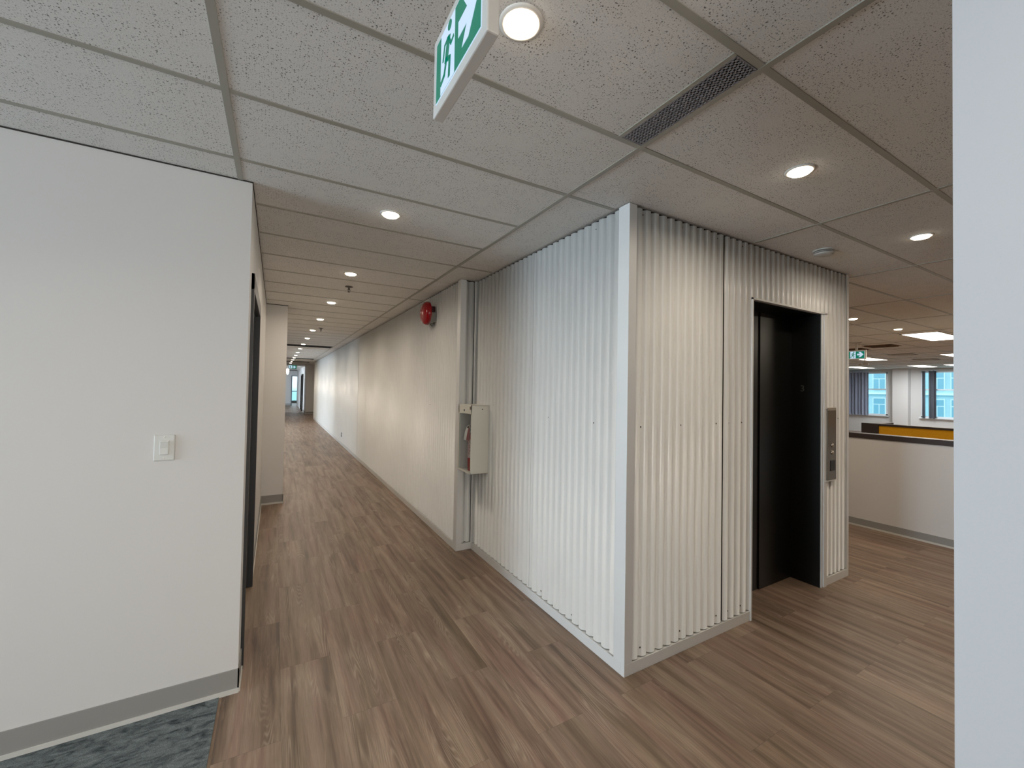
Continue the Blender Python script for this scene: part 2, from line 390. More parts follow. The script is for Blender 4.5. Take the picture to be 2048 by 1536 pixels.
# end cap of corridor cladding
trimpiece('corner_trim', [(1.508, 1.54, 20.55, 20.6, 0, CZ-.004)])
# screws
def screw(p, n):
    b = MB().lathe(p, n, [(.0052, 0), (.0052, .0015), (.003, .003), (0, .003)], 10); b.build('screw', SCREW, wc)
for x in (1.775, 2.112, 2.454, 2.586, 2.731): screw((x, 1.632+D-.014, 1.34), (0, -1, 0))
for x in (1.775, 2.112, 2.454, 2.731, 3.1, 3.37, 3.72, 3.99, 4.19): screw((x, 1.632+D-.012, 2.535), (0, -1, 0))
for x in (1.79, 2.12, 2.47, 2.59, 2.73): screw((x, 1.632+D-.014, .118), (0, -1, 0))
for x, z in ((3.37, 2.245), (3.84, 2.215), (4.10, 1.34), (3.905, 2.20)): screw((x, 1.632+D-.015, z), (0, -1, 0))
for y in (1.789, 1.919, 2.062, 2.394, 2.739, 2.879, 3.241): screw((1.660+D-.014, y, 1.343), (-1, 0, 0))
for y in (1.79, 1.92, 2.40, 2.74, 3.24): screw((1.660+D-.014, y, 2.52), (-1, 0, 0))
for y in (1.79, 1.93, 2.10, 2.45, 2.76, 2.88, 3.25): screw((1.660+D-.014, y, .108), (-1, 0, 0))
for y in (4.1, 4.5, 5.0): screw((1.508+D-.014, y, 1.343), (-1, 0, 0))

# ------------------------------------------------------------------ grey vinyl baseboards
def gbase(name, segs, h=.115, toe=.022):
    """segs: (x0,x1,y0,y1) thin footprints; returns baseboard with pale toe child"""
    b = MB(); t = MB()
    for (x0, x1, y0, y1, nx, ny) in segs:
        b.box(x0, x1, y0, y1, toe, h)
        ex = .006
        t.box(x0+min(0, nx)*ex, x1+max(0, nx)*ex, y0+min(0, ny)*ex, y1+max(0, ny)*ex, .0, toe)
    o = struct(b.build(name, BASE_G), 'grey vinyl baseboard', 'baseboard'); t.build('toe', BASE_TOE, o)
    return o
gbase('baseboard_left', [(-6, -.122, 2.484, 2.49, 0, -1), (-.128, -.122, 2.484, 2.665, 1, 0), (-.128, -.122, 3.78, 6.15, 1, 0), (-.128, .122, 6.144, 6.15, 0, -1), (.116, .122, 6.144, 6.75, 1, 0)])
gbase('baseboard_far', [(-.1, 1.05, 34.994, 35.0, 0, -1), (1.42, 3.0, 24.194, 24.2, 0, -1), (1.394, 1.40, 24.2, 26.9, -1, 0)])

# ------------------------------------------------------------------ left doorway (charcoal frame)
d2 = MB()
d2.box(-.262, -.114, 2.665, 2.715, 0, 2.15).box(-.262, -.114, 3.715, 3.765, 0, 2.15).box(-.262, -.114, 2.665, 3.765, 2.06, 2.15)
d2.box(-.20, -.15, 2.715, 2.73, 0, 2.06).box(-.20, -.15, 3.70, 3.715, 0, 2.06).box(-.20, -.15, 2.73, 3.70, 2.045, 2.06)
door2 = struct(d2.build('door_2', CHAR, bevel=.002), 'charcoal metal door frame in the left corridor wall', 'door')
MB().box(-1.20, -.262, 3.66, 3.70, .008, 2.05).build('door_leaf', BLACK, door2, bevel=.002)
MB().tube([(-1.10, 3.655, 1.0), (-1.10, 3.60, 1.0), (-.98, 3.60, 1.0)], .009).build('handle', STEEL, door2)
# ------------------------------------------------------------------ elevator doorway (black recess)
d1 = MB()
d1.box(2.838, 3.80, 1.655, 1.90, 2.180, 2.186)
door1 = struct(d1.build('door_1', BLACK), 'black elevator doorway set in the corrugated front', 'door')
MB().box(2.833, 2.845, 1.650, 1.9, 0, 2.184).build('jamb', BLACK, door1)
MB().box(3.790, 3.802, 1.640, 1.9, 0, 2.184).build('jamb', BLACK, door1)
MB().box(2.845, 3.32, 1.862, 1.9, .004, 2.184).build('door_panel', BLACK, door1)
MB().box(3.322, 3.790, 1.852, 1.9, .004, 2.184).build('door_panel', BLACK, door1)
fr = MB(); fr.box(2.822, 2.836, 1.626, 1.66, 0, 2.196).box(2.822, 3.872, 1.626, 1.66, 2.184, 2.196)
fr.build('edge_trim', METAL_W, door1)
fr = MB(); fr.box(3.802, 3.822, 1.634, 1.66, 0, 2.184).box(3.828, 3.872, 1.626, 1.66, 0, 2.190).box(3.820, 3.830, 1.645, 1.66, 0, 2.184)
fr.build('jamb_trim', METAL_W, door1)
# the floor number on the right jamb
tc = bpy.data.curves.new('num', 'FONT'); tc.body = '3'; tc.size = .072; tc.extrude = .0006; tc.align_x = 'CENTER'
to = bpy.data.objects.new('num_tmp', tc); COL.objects.link(to)
bpy.context.view_layer.update()
tme = bpy.data.meshes.new_from_object(to.evaluated_get(bpy.context.evaluated_depsgraph_get()))
bpy.data.objects.remove(to)
tme.materials.clear(); tme.materials.append(mat('grey numeral', srgb(96, 94, 88), .5))
tn = bpy.data.objects.new('floor_number', tme); COL.objects.link(tn); tn.parent = door1
tn.matrix_local = Matrix.Translation((3.789, 1.768, 1.56)) @ Matrix(((0, 0, -1, 0), (-1, 0, 0, 0), (0, 1, 0, 0), (0, 0, 0, 1)))

# ------------------------------------------------------------------ call panel
t = thing('elevator_call_panel', (3.93, 1.635, .842), 'brushed steel elevator call panel to the right of the black doorway', 'panel')
px0, px1, pz0, pz1 = 3.862, 4.009, .846, 1.424
MB().box(px0, px1, 1.618, 1.640, pz0, pz1).build('face_plate', STEEL, t, bevel=.002)
MB().box(px0-.012, px0-.004, 1.628, 1.640, pz0-.01, pz1+.008).box(px0-.012, px1, 1.620, 1.640, pz1-.001, pz1+.008).box(px0-.012, px1, 1.620, 1.640, pz0-.010, pz0).build('back_box', STEEL_E, t)
MB().box(px0+.004, px1-.004, 1.6165, 1.6185, pz1-.014, pz1-.007).build('top_slot', STEEL_E, t)
for z in (1.128, 1.069):
    b = MB().lathe((3.937, 1.618, z), (0, -1, 0), [(.019, 0), (.019, .003), (.015, .0035)], 24).build('button_ring', STEEL, t)
    MB().lathe((3.937, 1.616, z), (0, -1, 0), [(.014, 0), (.014, .005), (.009, .008), (0, .009)], 20).build('button', mat('polished button', srgb(210, 200, 185), .15, metal=.9), t)
MB().box(3.908, 3.985, 1.614, 1.619, .920, 1.004).build('card_reader', DARK, t, bevel=.002)

# ------------------------------------------------------------------ light switch
t = thing('light_switch', (-.444, 2.49, 1.236), 'white rocker light switch on the left wall', 'switch')
MB().box(-.4825, -.4055, 2.483, 2.49, 1.176, 1.296).build('wall_plate', PLASTIC, t, bevel=.0035)
MB().box(-.4600, -.4260, 2.479, 2.486, 1.2035, 1.2690).build('bezel', PLASTIC, t, bevel=.0015)
rk = MB(); rk.prism([(-.4570, 2.480, 1.2065), (-.4570, 2.4755, 1.2065), (-.4570, 2.4785, 1.236), (-.4570, 2.474, 1.2655), (-.4570, 2.480, 1.2655)], (1, 0, 0), .028)
rk.build('rocker', PLASTIC, t)
for z in (1.187, 1.285): MB().lathe((-.444, 2.483, z), (0, -1, 0), [(.003, 0), (.0025, .0012), (0, .0012)], 10).build('screw', RING, t)

# ------------------------------------------------------------------ downlights
def make_downlight(x, y, r=.052):
    t = thing('ceiling_downlight', (x, y, CZ), '', 'ceiling light', 'recessed round downlights in the tile ceiling')
    MB().lathe((x, y, CZ), (0, 0, -1), [(r+.012, 0), (r+.012, .003), (r+.002, .0065), (r-.003, .004), (r-.003, .001)], 40).build('trim_ring', RING, t)
    MB().lathe((x, y, CZ), (0, 0, -1), [(r-.002, .001), (r-.004, .008), (r*.8, .014), (r*.5, .0175), (0, .019)], 40).build('lens', LENS, t)
    return t
def lamp(name, loc, size, power, color, rot=(0, 0, 0), shape='DISK', size_y=None, spread=180):
    l = bpy.data.lights.new(name, 'AREA'); l.shape = shape; l.size = size
    if size_y: l.size_y = size_y
    l.energy = power; l.color = color; l.spread = math.radians(spread)
    o = bpy.data.objects.new(name, l); COL.objects.link(o); o.location = loc; o.rotation_euler = rot
    return o
WARM = (1.0, .87, .72)
proto = make_downlight(.577, .991, .050)
spots = [(.577, .991, 'nearest round downlight, close beside the hanging exit sign')]
words = ['second', 'third', 'fourth', 'fifth', 'sixth', 'seventh', 'eighth', 'ninth', 'tenth', 'eleventh', 'twelfth', 'thirteenth', 'fourteenth', 'fifteenth']
ys = [2.507, 4.039, 5.58, 7.10, 8.62, 10.18, 11.74, 13.27, 14.85, 16.4, 17.9, 19.45, 21.0, 22.5]
for i, y in enumerate(ys):
    spots.append((.575+.002*i, y, 'round downlight over the corridor, %s in the row counted from the viewpoint' % words[i]))
spots += [(2.088, .988, 'glowing downlight in the tile between the eggcrate grille and the elevator doorway'),
          (3.608, .992, 'glowing downlight right of the elevator doorway, nearest the pale wall end'),
          (6.812, 2.558, 'small distant downlight at the right edge of the elevator wall'),
          (8.425, 2.584, 'small distant downlight just before the rectangular light panel')]
PW_COR, PW_R = 6.6, 5.4
for i, (x, y, lab) in enumerate(spots):
    o = proto if i == 0 else copy_tree(proto)
    o.location = (x, y, CZ); o['label'] = lab
    right = x > 1.5
    lamp('downlight_glow', (x, y, CZ-.021), .09, PW_R if right else (PW_COR if i > 1 else 2.8), WARM, spread=170)

# ------------------------------------------------------------------ exit signs
GREEN = mat('lit green legend', srgb(0, 70, 55), .3, emit=srgb(0, 118, 94), es=.75)
LEGW = mat('lit white legend', srgb(120, 130, 140), .3, emit=srgb(196, 218, 240), es=.8)
SIGNB = mat('white sign housing', srgb(205, 200, 192), .5)
def exit_sign(x, y0, z0, w, h, thick, label, gap, detail=True):
    """legend faces -X; left of the legend (as read) is +y. y0 = reading-left edge"""
    t = thing('exit_sign', (x+thick/2, y0-w/2, CZ), label, 'exit sign')
    P = lambda u, v, d=0: (x-d, y0-u*w, z0+v*h)
    MB().box(x, x+thick, y0-w, y0, z0, z0+h).build('housing', SIGNB, t, bevel=.003)
    if gap > 0:
        MB().box(x+thick*.2, x+thick*.8, y0-w*.56, y0-w*.44, z0+h, CZ).build('stem', SIGNB, t)
        MB().box(x+thick/2-.035, x+thick/2+.035, y0-w*.72, y0-w*.28, CZ-.022, CZ).build('canopy', SIGNB, t, bevel=.003)
    ux, vx = .075, .115
    MB().prism([P(ux, vx), P(1-ux, vx), P(1-ux, 1-vx), P(ux, 1-vx)], (-1, 0, 0), .0010).build('lit_edge', LEGW, t)
    a, b2 = ux+.009, vx+.014
    MB().prism([P(a, b2), P(1-a, b2), P(1-a, 1-b2), P(a, 1-b2)], (-1, 0, 0), .0016).build('green_panel', GREEN, t)
    # white doorway field
    MB().prism([P(.19, b2), P(.475, b2), P(.475, 1-b2), P(.19, 1-b2)], (-1, 0, 0), .0020).build('doorway_field', LEGW, t)
    # arrow
    ar = [(.555, .46), (.68, .46), (.60, .28), (.72, .25), (.87, .52), (.76, .80), (.64, .80), (.71, .62), (.555, .62)]
    ar = [(.545, .44), (.695, .44), (.615, .255), (.725, .255), (.875, .53), (.725, .805), (.615, .805), (.695, .62), (.545, .62)]
    MB().prism([P(*q) for q in ar], (-1, 0, 0), .0022).build('arrow', LEGW, t)
    # running figure in green
    man = MB()
    def limb(pts, r):
        for (p, q) in zip(pts[:-1], pts[1:]):
            ax, ay = p[0]*w, p[1]*h; bx, by = q[0]*w, q[1]*h; dx, dy = bx-ax, by-ay; L = math.hypot(dx, dy); nx, ny = -dy/L*r, dx/L*r
            ex, ey = dx/L*r*.6, dy/L*r*.6
            c = [(ax-ex+nx, ay-ey+ny), (bx+ex+nx, by+ey+ny), (bx+ex-nx, by+ey-ny), (ax-ex-nx, ay-ey-ny)]
            man.prism([P(cx/w, cy_/h, .0018) for cx, cy_ in c], (-1, 0, 0), .0012)
    s = w/.30
    limb([(.355, .66), (.315, .45)], .010*s)                       # torso
    limb([(.315, .45), (.385, .40), (.375, .20)], .0055*s)          # front leg
    limb([(.315, .45), (.275, .30), (.205, .26)], .0052*s)          # rear leg
    limb([(.355, .68), (.405, .55), (.455, .58)], .0036*s)          # front arm
    limb([(.345, .68), (.275, .66), (.245, .50)], .0036*s)          # rear arm
    c = (.375, .80); n = 16
    man.prism([P(c[0]+.011*s*math.cos(2*math.pi*k/n)/w, c[1]+.011*s*math.sin(2*math.pi*k/n)/h, .0018) for k in range(n)], (-1, 0, 0), .0012)
    man.build('running_figure', GREEN, t)
    return t
exit_sign(.32, .974, 2.200, .300, .190, .026, 'large green running-man exit sign with arrow, hanging beside the nearest downlight', .19)
exit_sign(10.0, 3.86, 2.235, .315, .185, .03, 'green exit sign with right arrow, past the right end of the elevator wall', .15)
# far corridor exit sign, faces -Y
def far_sign():
    t = thing('exit_sign', (.73, 24.0, CZ), 'tiny green lit exit sign hanging at the far end of the corridor', 'exit sign')
    MB().box(.53, .93, 24.0, 24.03, 2.335, 2.545).build('housing', SIGNB, t)
    MB().box(.69, .77, 24.0, 24.03, 2.54, CZ).build('stem', SIGNB, t)
    MB().box(.55, .91, 23.996, 24.0, 2.35, 2.53).build('green_panel', GREEN, t)
    MB().box(.56, .72, 23.993, 23.996, 2.36, 2.52).build('doorway_field', LEGW, t)
    ar = [(.745, 2.42), (.80, 2.42), (.775, 2.375), (.82, 2.375), (.885, 2.44), (.82, 2.505), (.775, 2.505), (.80, 2.46), (.745, 2.46)]
    MB().prism([(a, 23.996, b) for a, b in ar], (0, -1, 0), .003).build('arrow', LEGW, t)
    MB().box(.62, .65, 23.990, 23.993, 2.40, 2.49).box(.60, .67, 23.990, 23.993, 2.44, 2.455).box(.595, .625, 23.990, 23.993, 2.37, 2.40).box(.65, .68, 23.990, 23.993, 2.37, 2.41).build('running_figure', GREEN, t)
far_sign()

# ------------------------------------------------------------------ eggcrate grille
t = thing('ceiling_grille', (1.255, .985, CZ), 'grey eggcrate air grille strip in the ceiling above the corridor corner', 'grille')
gx0, gx1, gy0, gy1 = 1.201, 1.310, .744, 1.228
MB().box(gx0, gx1, gy0, gy1, CZ-.0015, CZ-.0002).build('backing', DARK, t)
lb = MB(); nx, ny = 7, 28; bwx = (gx1-gx0)/nx; bwy = (gy1-gy0)/ny
for i in range(nx+1):
    x = gx0+.003+(gx1-gx0-.006)*i/nx; lb.box(x-.0034, x+.0034, gy0+.003, gy1-.003, CZ-.0042, CZ-.0018)
for i in range(ny+1):
    y = gy0+.004+(gy1-gy0-.008)*i/ny; lb.box(gx0+.003, gx1-.003, y-.0034, y+.0034, CZ-.0042, CZ-.0018)
lb.build('eggcrate', mat('grey eggcrate plastic', srgb(150, 148, 152), .6), t)

# black return panels over the corridor
def blackpanel(x0, x1, y0, y1, lab):
    t = thing('ceiling_vent', ((x0+x1)/2, (y0+y1)/2, CZ), lab, 'vent', 'black slots across the corridor ceiling')
    MB().box(x0, x1, y0, y1, CZ-.006, CZ-.0002).build('backing', DARK, t)
    b = MB()
    for k in range(5): y = y0+(y1-y0)*(k+.5)/5; b.box(x0+.02, x1-.02, y-.006, y+.006, CZ-.012, CZ-.005)
    b.build('slat', mat('black slat', srgb(30, 29, 28), .6), t)
blackpanel(-.10, 1.31, 12.0, 12.47, 'black slot vent across the corridor ceiling, nearest of the slots')
blackpanel(-.10, 1.31, 18.14, 18.55, 'black slot vent across the corridor ceiling, middle one of the close pair')
blackpanel(-.10, 1.31, 20.69, 21.1, 'black slot vent across the corridor ceiling, farther of the close pair')
blackpanel(-.10, 1.38, 33.9, 34.9, 'dark slot across the ceiling at the very end of the corridor')

# ------------------------------------------------------------------ sprinklers
def sprinkler(x, y, lab):
    t = thing('sprinkler', (x, y, CZ), lab, 'sprinkler', 'ceiling sprinklers over the corridor')
    MB().lathe((x, y, CZ), (0, 0, -1), [(.040, 0), (.038, .006), (.014, .012), (0, .012)], 24).build('escutcheon', SCREW, t)
    MB().lathe((x, y, CZ), (0, 0, -1), [(.010, .01), (.010, .035), (.004, .036), (.004, .055), (.001, .056)], 14).tube([(x-.010, y, CZ-.03), (x-.014, y, CZ-.045), (x-.003, y, CZ-.058)], .002).tube([(x+.010, y, CZ-.03), (x+.014, y, CZ-.045), (x+.003, y, CZ-.058)], .002).build('frame', SCREW, t)
    MB().lathe((x, y, CZ-.058), (0, 0, -1), [(0, 0), (.014, 0), (.014, .002), (0, .002)], 14).build('deflector', SCREW, t)
sprinkler(.641, 4.583, 'metal sprinkler head below the third corridor downlight')
sprinkler(.691, 8.223, 'tiny sprinkler head farther down the corridor ceiling')

# ------------------------------------------------------------------ smoke detector
x, y = 3.40, 1.452
t = thing('smoke_detector', (x, y, CZ), 'round white ceiling detector above the elevator doorway', 'smoke detector')
DET = mat('detector plastic', srgb(186, 182, 174), .6)
MB().lathe((x, y, CZ), (0, 0, -1), [(.066, 0), (.066, .008), (.058, .010)], 40).build('base_ring', DET, t)
MB().lathe((x, y, CZ), (0, 0, -1), [(.050, .009), (.050, .026)], 40).build('dark_slot', DARK, t)
MB().lathe((x, y, CZ), (0, 0, -1), [(.052, .0145), (.060, .0145), (.060, .0185), (.052, .0185)], 40).build('louvre_ring', DET, t)
MB().lathe((x, y, CZ), (0, 0, -1), [(.050, .024), (.061, .024), (.058, .032), (.045, .038), (0, .040)], 40).build('cover', DET, t)

# ------------------------------------------------------------------ fire bell
bx, by, bz = 1.445, 4.415, 2.355
t = thing('fire_alarm_bell', (1.505, by, bz), 'red round fire alarm bell high on the corrugated corridor wall', 'alarm bell')
prof = [(.128, 0), (.130, .006), (.128, .022), (.118, .045), (.095, .064), (.06, .075), (.02, .079), (0, .079)]
MB().lathe((bx, by, bz), (-1, 0, 0), prof, 48).lathe((bx, by, bz), (-1, 0, 0), [(.128, 0), (.122, .004), (.11, .035), (.06, .065), (0, .07)], 48).build('gong', mat('crimson bell enamel', srgb(138, 6, 18), .2), t)
MB().lathe((bx-.078, by, bz), (-1, 0, 0), [(.012, 0), (.012, .005), (0, .007)], 12).build('centre_nut', STEEL_E, t)
MB().box(1.45, 1.518, by-.05, by+.05, bz-.10, bz+.01).build('back_box', mat('grey green box', srgb(150, 150, 140), .5), t, bevel=.003)
MB().box(1.46, 1.50, by-.08, by+.02, bz+.01, bz+.07).build('motor', mat('dark red motor', srgb(60, 14, 14), .5), t, bevel=.004)
MB().tube([(1.50, by-.03, bz-.10), (1.485, by-.03, bz-.145), (1.46, by-.03, bz-.12)], .005).tube([(1.50, by-.06, bz-.10), (1.49, by-.065, bz-.13)], .004).build('conduit_clip', STEEL, t)

# ------------------------------------------------------------------ extinguisher cabinet + extinguisher
cx0, cx1, ey0, ey1, ez0, ez1 = 1.497, 1.668, 3.31, 3.598, .782, 1.386
t = thing('extinguisher_cabinet', (1.66, (ey0+ey1)/2, ez0), 'white wall cabinet with clear front holding the fire extinguisher', 'cabinet')
CAB = mat('cabinet white enamel', srgb(222, 220, 208), .45); CABG = mat('cabinet grey liner', srgb(196, 190, 184), .6)
th = .004
MB().box(cx0, cx1, ey0, ey0+th, ez0, ez1).box(cx0, cx1, ey1-th, ey1, ez0, ez1).box(cx0, cx1, ey0, ey1, ez0, ez0+th).box(cx0, cx1, ey0, ey1, ez1-th, ez1).build('body', CAB, t, bevel=.001)
MB().box(cx1-.006, cx1-.003, ey0+th, ey1-th, ez0+th, ez1-th).box(cx0+.02, cx1-.006, ey1-th-.002, ey1-th, ez0+th, ez1-th).build('liner', CABG, t)
MB().box(cx0-.004, cx0+.002, ey0, ey1, ez1-.078, ez1).box(cx0-.004, cx0+.002, ey1-.016, ey1, ez0, ez1).box(cx0-.004, cx0+.002, ey0, ey0+.008, ez0, ez1).box(cx0-.004, cx0+.002, ey0, ey1, ez0, ez0+.016).build('door_frame', CAB, t, bevel=.001)
MB().box(cx0-.001, cx0+.001, ey0+.008, ey1-.016, ez0+.016, ez1-.078).build('pane', GLASS, t)
MB().lathe((cx0-.004, (ey0+ey1)/2+.01, ez1-.048), (-1, 0, 0), [(.009, 0), (.008, .004), (0, .004)], 14).build('lock', SCREW, t)
MB().box(cx0-.007, cx0-.003, ey0+.004, ey0+.03, ez1-.038, ez1-.012).build('latch', STEEL, t)
MB().lathe((1.60, ey0, ez1-.035), (0, -1, 0), [(.006, 0), (.005, .003), (0, .003)], 12).build('rivet', SCREW, t)
# extinguisher
qx, qy, qz = 1.590, 3.455, ez0+.004
t = thing('fire_extinguisher', (qx, qy, qz), 'red fire extinguisher with a white tag, inside the white wall cabinet', 'fire extinguisher')
R_ = .056
MB().lathe((qx, qy, qz), (0, 0, 1), [(0, .0), (R_-.008, 0), (R_, .010), (R_, .30), (R_-.006, .325), (R_-.022, .345), (.018, .355), (.016, .372)], 32).build('cylinder', RED, t)
LB = mat('printed label', srgb(206, 178, 176), .5)
_nt = LB.node_tree; _geo = N(_nt, 'ShaderNodeNewGeometry'); _mp = N(_nt, 'ShaderNodeMapping'); _mp.inputs['Scale'].default_value = (60, 60, 150); _nt.links.new(_geo.outputs['Position'], _mp.inputs['Vector'])
_n = N(_nt, 'ShaderNodeTexNoise', i={'Scale': 1.0, 'Detail': 2}); _nt.links.new(_mp.outputs[0], _n.inputs['Vector'])
_nt.links.new(ramp(_nt, _n.outputs['Fac'], [(.42, srgb(150, 60, 62)), (.50, srgb(208, 184, 180))]), _nt.nodes['Principled BSDF'].inputs['Base Color'])
MB().lathe((qx, qy, qz+.12), (0, 0, 1), [(R_+.0008, 0), (R_+.0008, .165)], 32).build('label_band', LB, t)
MB().box(qx-.018, qx+.018, qy-.016, qy+.016, qz+.365, qz+.40).build('valve', DARK, t, bevel=.003)
MB().tube([(qx-.01, qy, qz+.395), (qx-.04, qy, qz+.405), (qx-.055, qy, qz+.405)], .007).tube([(qx-.01, qy, qz+.385), (qx-.05, qy, qz+.40), (qx-.07, qy, qz+.395)], .006).build('handle', DARK, t)
MB().tube([(qx, qy+.015, qz+.385), (qx-.02, qy+.05, qz+.37), (qx-.03, qy+.068, qz+.28), (qx-.02, qy+.066, qz+.18)], .008).build('hose', DARK, t)
MB().prism([(qx-.070, qy-.052, qz+.275), (qx-.070, qy+.075, qz+.275), (qx-.062, qy+.070, qz+.345), (qx-.055, qy+.045, qz+.40), (qx-.05, qy+.0, qz+.42), (qx-.055, qy-.03, qz+.40)], (-1, 0, 0), .0012).build('inspection_tag', mat('white tag', srgb(226, 218, 212), .6), t)
MB().prism([(qx-.0722, qy-.052, qz+.277), (qx-.0722, qy+.015, qz+.277), (qx-.060, qy-.005, qz+.395), (qx-.058, qy-.03, qz+.395)], (-1, 0, 0), .0008).build('tag_print', REDD, t)

# ------------------------------------------------------------------ outlet on the corridor wall
t = thing('wall_outlet', (1.51, 11.44, .27), 'small white wall outlet low on the far corrugated corridor wall', 'outlet')
MB().box(1.498, 1.515, 11.405, 11.475, .215, .33).build('plate', mat('outlet plate', srgb(190, 192, 196), .5), t, bevel=.002)
for z in (.245, .30): MB().box(1.496, 1.499, 11.425, 11.455, z-.014, z+.014).build('socket', SCREW, t)

# ------------------------------------------------------------------ far corridor doors
DF = MB(); DF.box(1.33, 1.56, 26.9, 27.15, 0, 2.16).box(1.36, 1.56, 28.8, 28.98, 0, 2.16).box(1.36, 1.56, 26.9, 28.98, 2.08, 2.16)
door3 = struct(DF.build('door_3', BLACK), 'black door frame near the far end of the corridor', 'door')
MB().box(1.46, 1.50, 27.1, 28.8, 0.01, 2.08).build('door_leaf', mat('grey far door', srgb(74, 78, 80), .5), door3)
DG = MB(); DG.box(1.60, 1.66, 20.60, 20.72, 0, 2.12).box(1.56, 3.0, 20.60, 20.66, 2.06, 2.12)
struct(DG.build('trim_3', CHAR), 'dark door edge at the end of the corrugated wall', 'door trim')
# end window in the room beyond the corridor
w = MB(); fr_m = mat('white window frame', srgb(228, 234, 238), .5)
for x in (.4, 1.15, 1.9, 2.65, 3.35): w.box(x, x+.05, 38.99, 39.05, .12, 2.45)
w.box(.4, 3.4, 38.99, 39.05, .12, .2).box(.4, 3.4, 38.99, 39.05, 2.38, 2.45).box(.4, 3.4, 38.99, 39.05, .95, 1.0)
wn3 = struct(w.build('window_3', fr_m), 'bright tall window seen through the doorway at the end of the corridor', 'window')
MB().box(.4, 3.4, 39.02, 39.03, .12, 2.45).build('pane', GLASS, wn3)
w = MB().box(1.02, 1.08, 34.9, 35.15, 0, 2.2).box(1.02, 1.6, 34.9, 35.15, 2.15, 2.2)
struct(w.build('door_4', mat('blue grey frame', srgb(96, 104, 112), .5)), 'slim grey frame of the bright end doorway', 'door')
# bright lamp at the far end of the corridor
t = thing('hanging_lamp', (.585, 27.0, CZ), 'small bright white lamp hanging near the far end of the corridor', 'lamp')
MB().cyl((.585, 27.0, CZ-.14), (0, 0, 1), .012, .14, 10).build('stem', PLASTIC, t)
MB().lathe((.585, 27.0, CZ-.14), (0, 0, -1), [(0, 0), (.07, .01), (.075, .12), (.05, .30), (0, .33)], 18).build('lamp_shade', LENSW, t)

# ------------------------------------------------------------------ half wall, right
HX = 5.98
hwall = wall('wall_half', [(HX, HX+.13, -1.5, 7.0, 0, 1.03)], 'low white half wall with dark cap beyond the elevator')
MB().box(HX-.008, HX+.145, -1.5, 7.0, 1.03, 1.087).build('cap', BROWNCAP, hwall, bevel=.002)
gbase('baseboard_right', [(HX-.006, HX, -1.5, 7.0, -1, 0)], h=.090, toe=.018)
# yellow desk screen
t = thing('desk_screen', (8.05, .6, 0), 'yellow office desk screen with black frame, behind the low half wall', 'desk screen')
MB().box(8.0, 8.05, -1.5, 2.676, .08, 1.073).build('fabric_panel', YELLOW, t)
MB().box(7.985, 8.065, -1.5, 2.74, 1.071, 1.102).build('top_rail', BROWNCAP, t, bevel=.002)
MB().box(7.97, 8.55, 2.676, 2.885, .0, 1.102).build('end_post', BROWNCAP, t, bevel=.003)
MB().box(7.99, 8.06, -1.5, 2.676, 0, .08).build('bottom_rail', BROWNCAP, t)
t = thing('desk', (9.4, .6, 0), 'pale office desk top behind the yellow screen', 'desk')
MB().box(8.08, 8.85, -1.4, 2.6, .70, .73).build('desk_top', PLASTIC, t)
for yy in (-1.3, .6, 2.5): MB().box(8.2, 8.8, yy, yy+.04, 0, .70).build('leg', SCREW, t)
# low white cabinets along the window wall
# ------------------------------------------------------------------ far window wall
WX = 21.3
WZ0, WZ1 = .72, 2.455
fw = wall('wall_window', [(WX, WX+.15, -3, 3.6, 0, CZ), (WX, WX+.15, 5.86, 6.85, 0, CZ), (WX, WX+.15, 9.2, 12, 0, CZ), (WX, WX+.15, 3.6, 5.86, 0, WZ0), (WX, WX+.15, 6.85, 9.2, 0, WZ0),
     (WX, WX+.15, 3.6, 5.86, WZ1, CZ), (WX, WX+.15, 6.85, 9.2, WZ1, CZ), (WX-.28, WX, 6.16, 6.62, 0, CZ), (6.2, WX, 12, 12.1, 0, CZ)], 'far office wall with windows')
wall('wall_office', [(4.27, 21.3, 12.0, 12.1, 0, CZ), (1.1, 21.3, -3.1, -3.0, 0, CZ)], 'far side walls of the open office')
def window(name, y0, y1, muls, lab):
    w = MB(); b = .05
    w.box(WX-.02, WX+.06, y0, y0+b, WZ0, WZ1).box(WX-.02, WX+.06, y1-b, y1, WZ0, WZ1).box(WX-.02, WX+.06, y0, y1, WZ0, WZ0+b).box(WX-.02, WX+.06, y0, y1, WZ1-b, WZ1)
    w.box(WX-.01, WX+.05, y0, y1, 1.745, 1.79)
    for m in muls: w.box(WX-.015, WX+.055, m-.03, m+.03, WZ0, WZ1)
    o = struct(w.build(name, fr_m), lab, 'window')
    MB().box(WX+.01, WX+.02, y0+b, y1-b, WZ0+b, WZ1-b).build('pane', GLASS, o)
    MB().box(WX-.08, WX+.0, y0-.05, y1+.05, WZ0-.04, WZ0).build('sill', fr_m, o)
    return o
window('window_1', 6.85, 9.2, [8.02], 'far window beside the bunched grey curtain')
window('window_2', 3.6, 5.86, [], 'far window with dark blind at its left side')
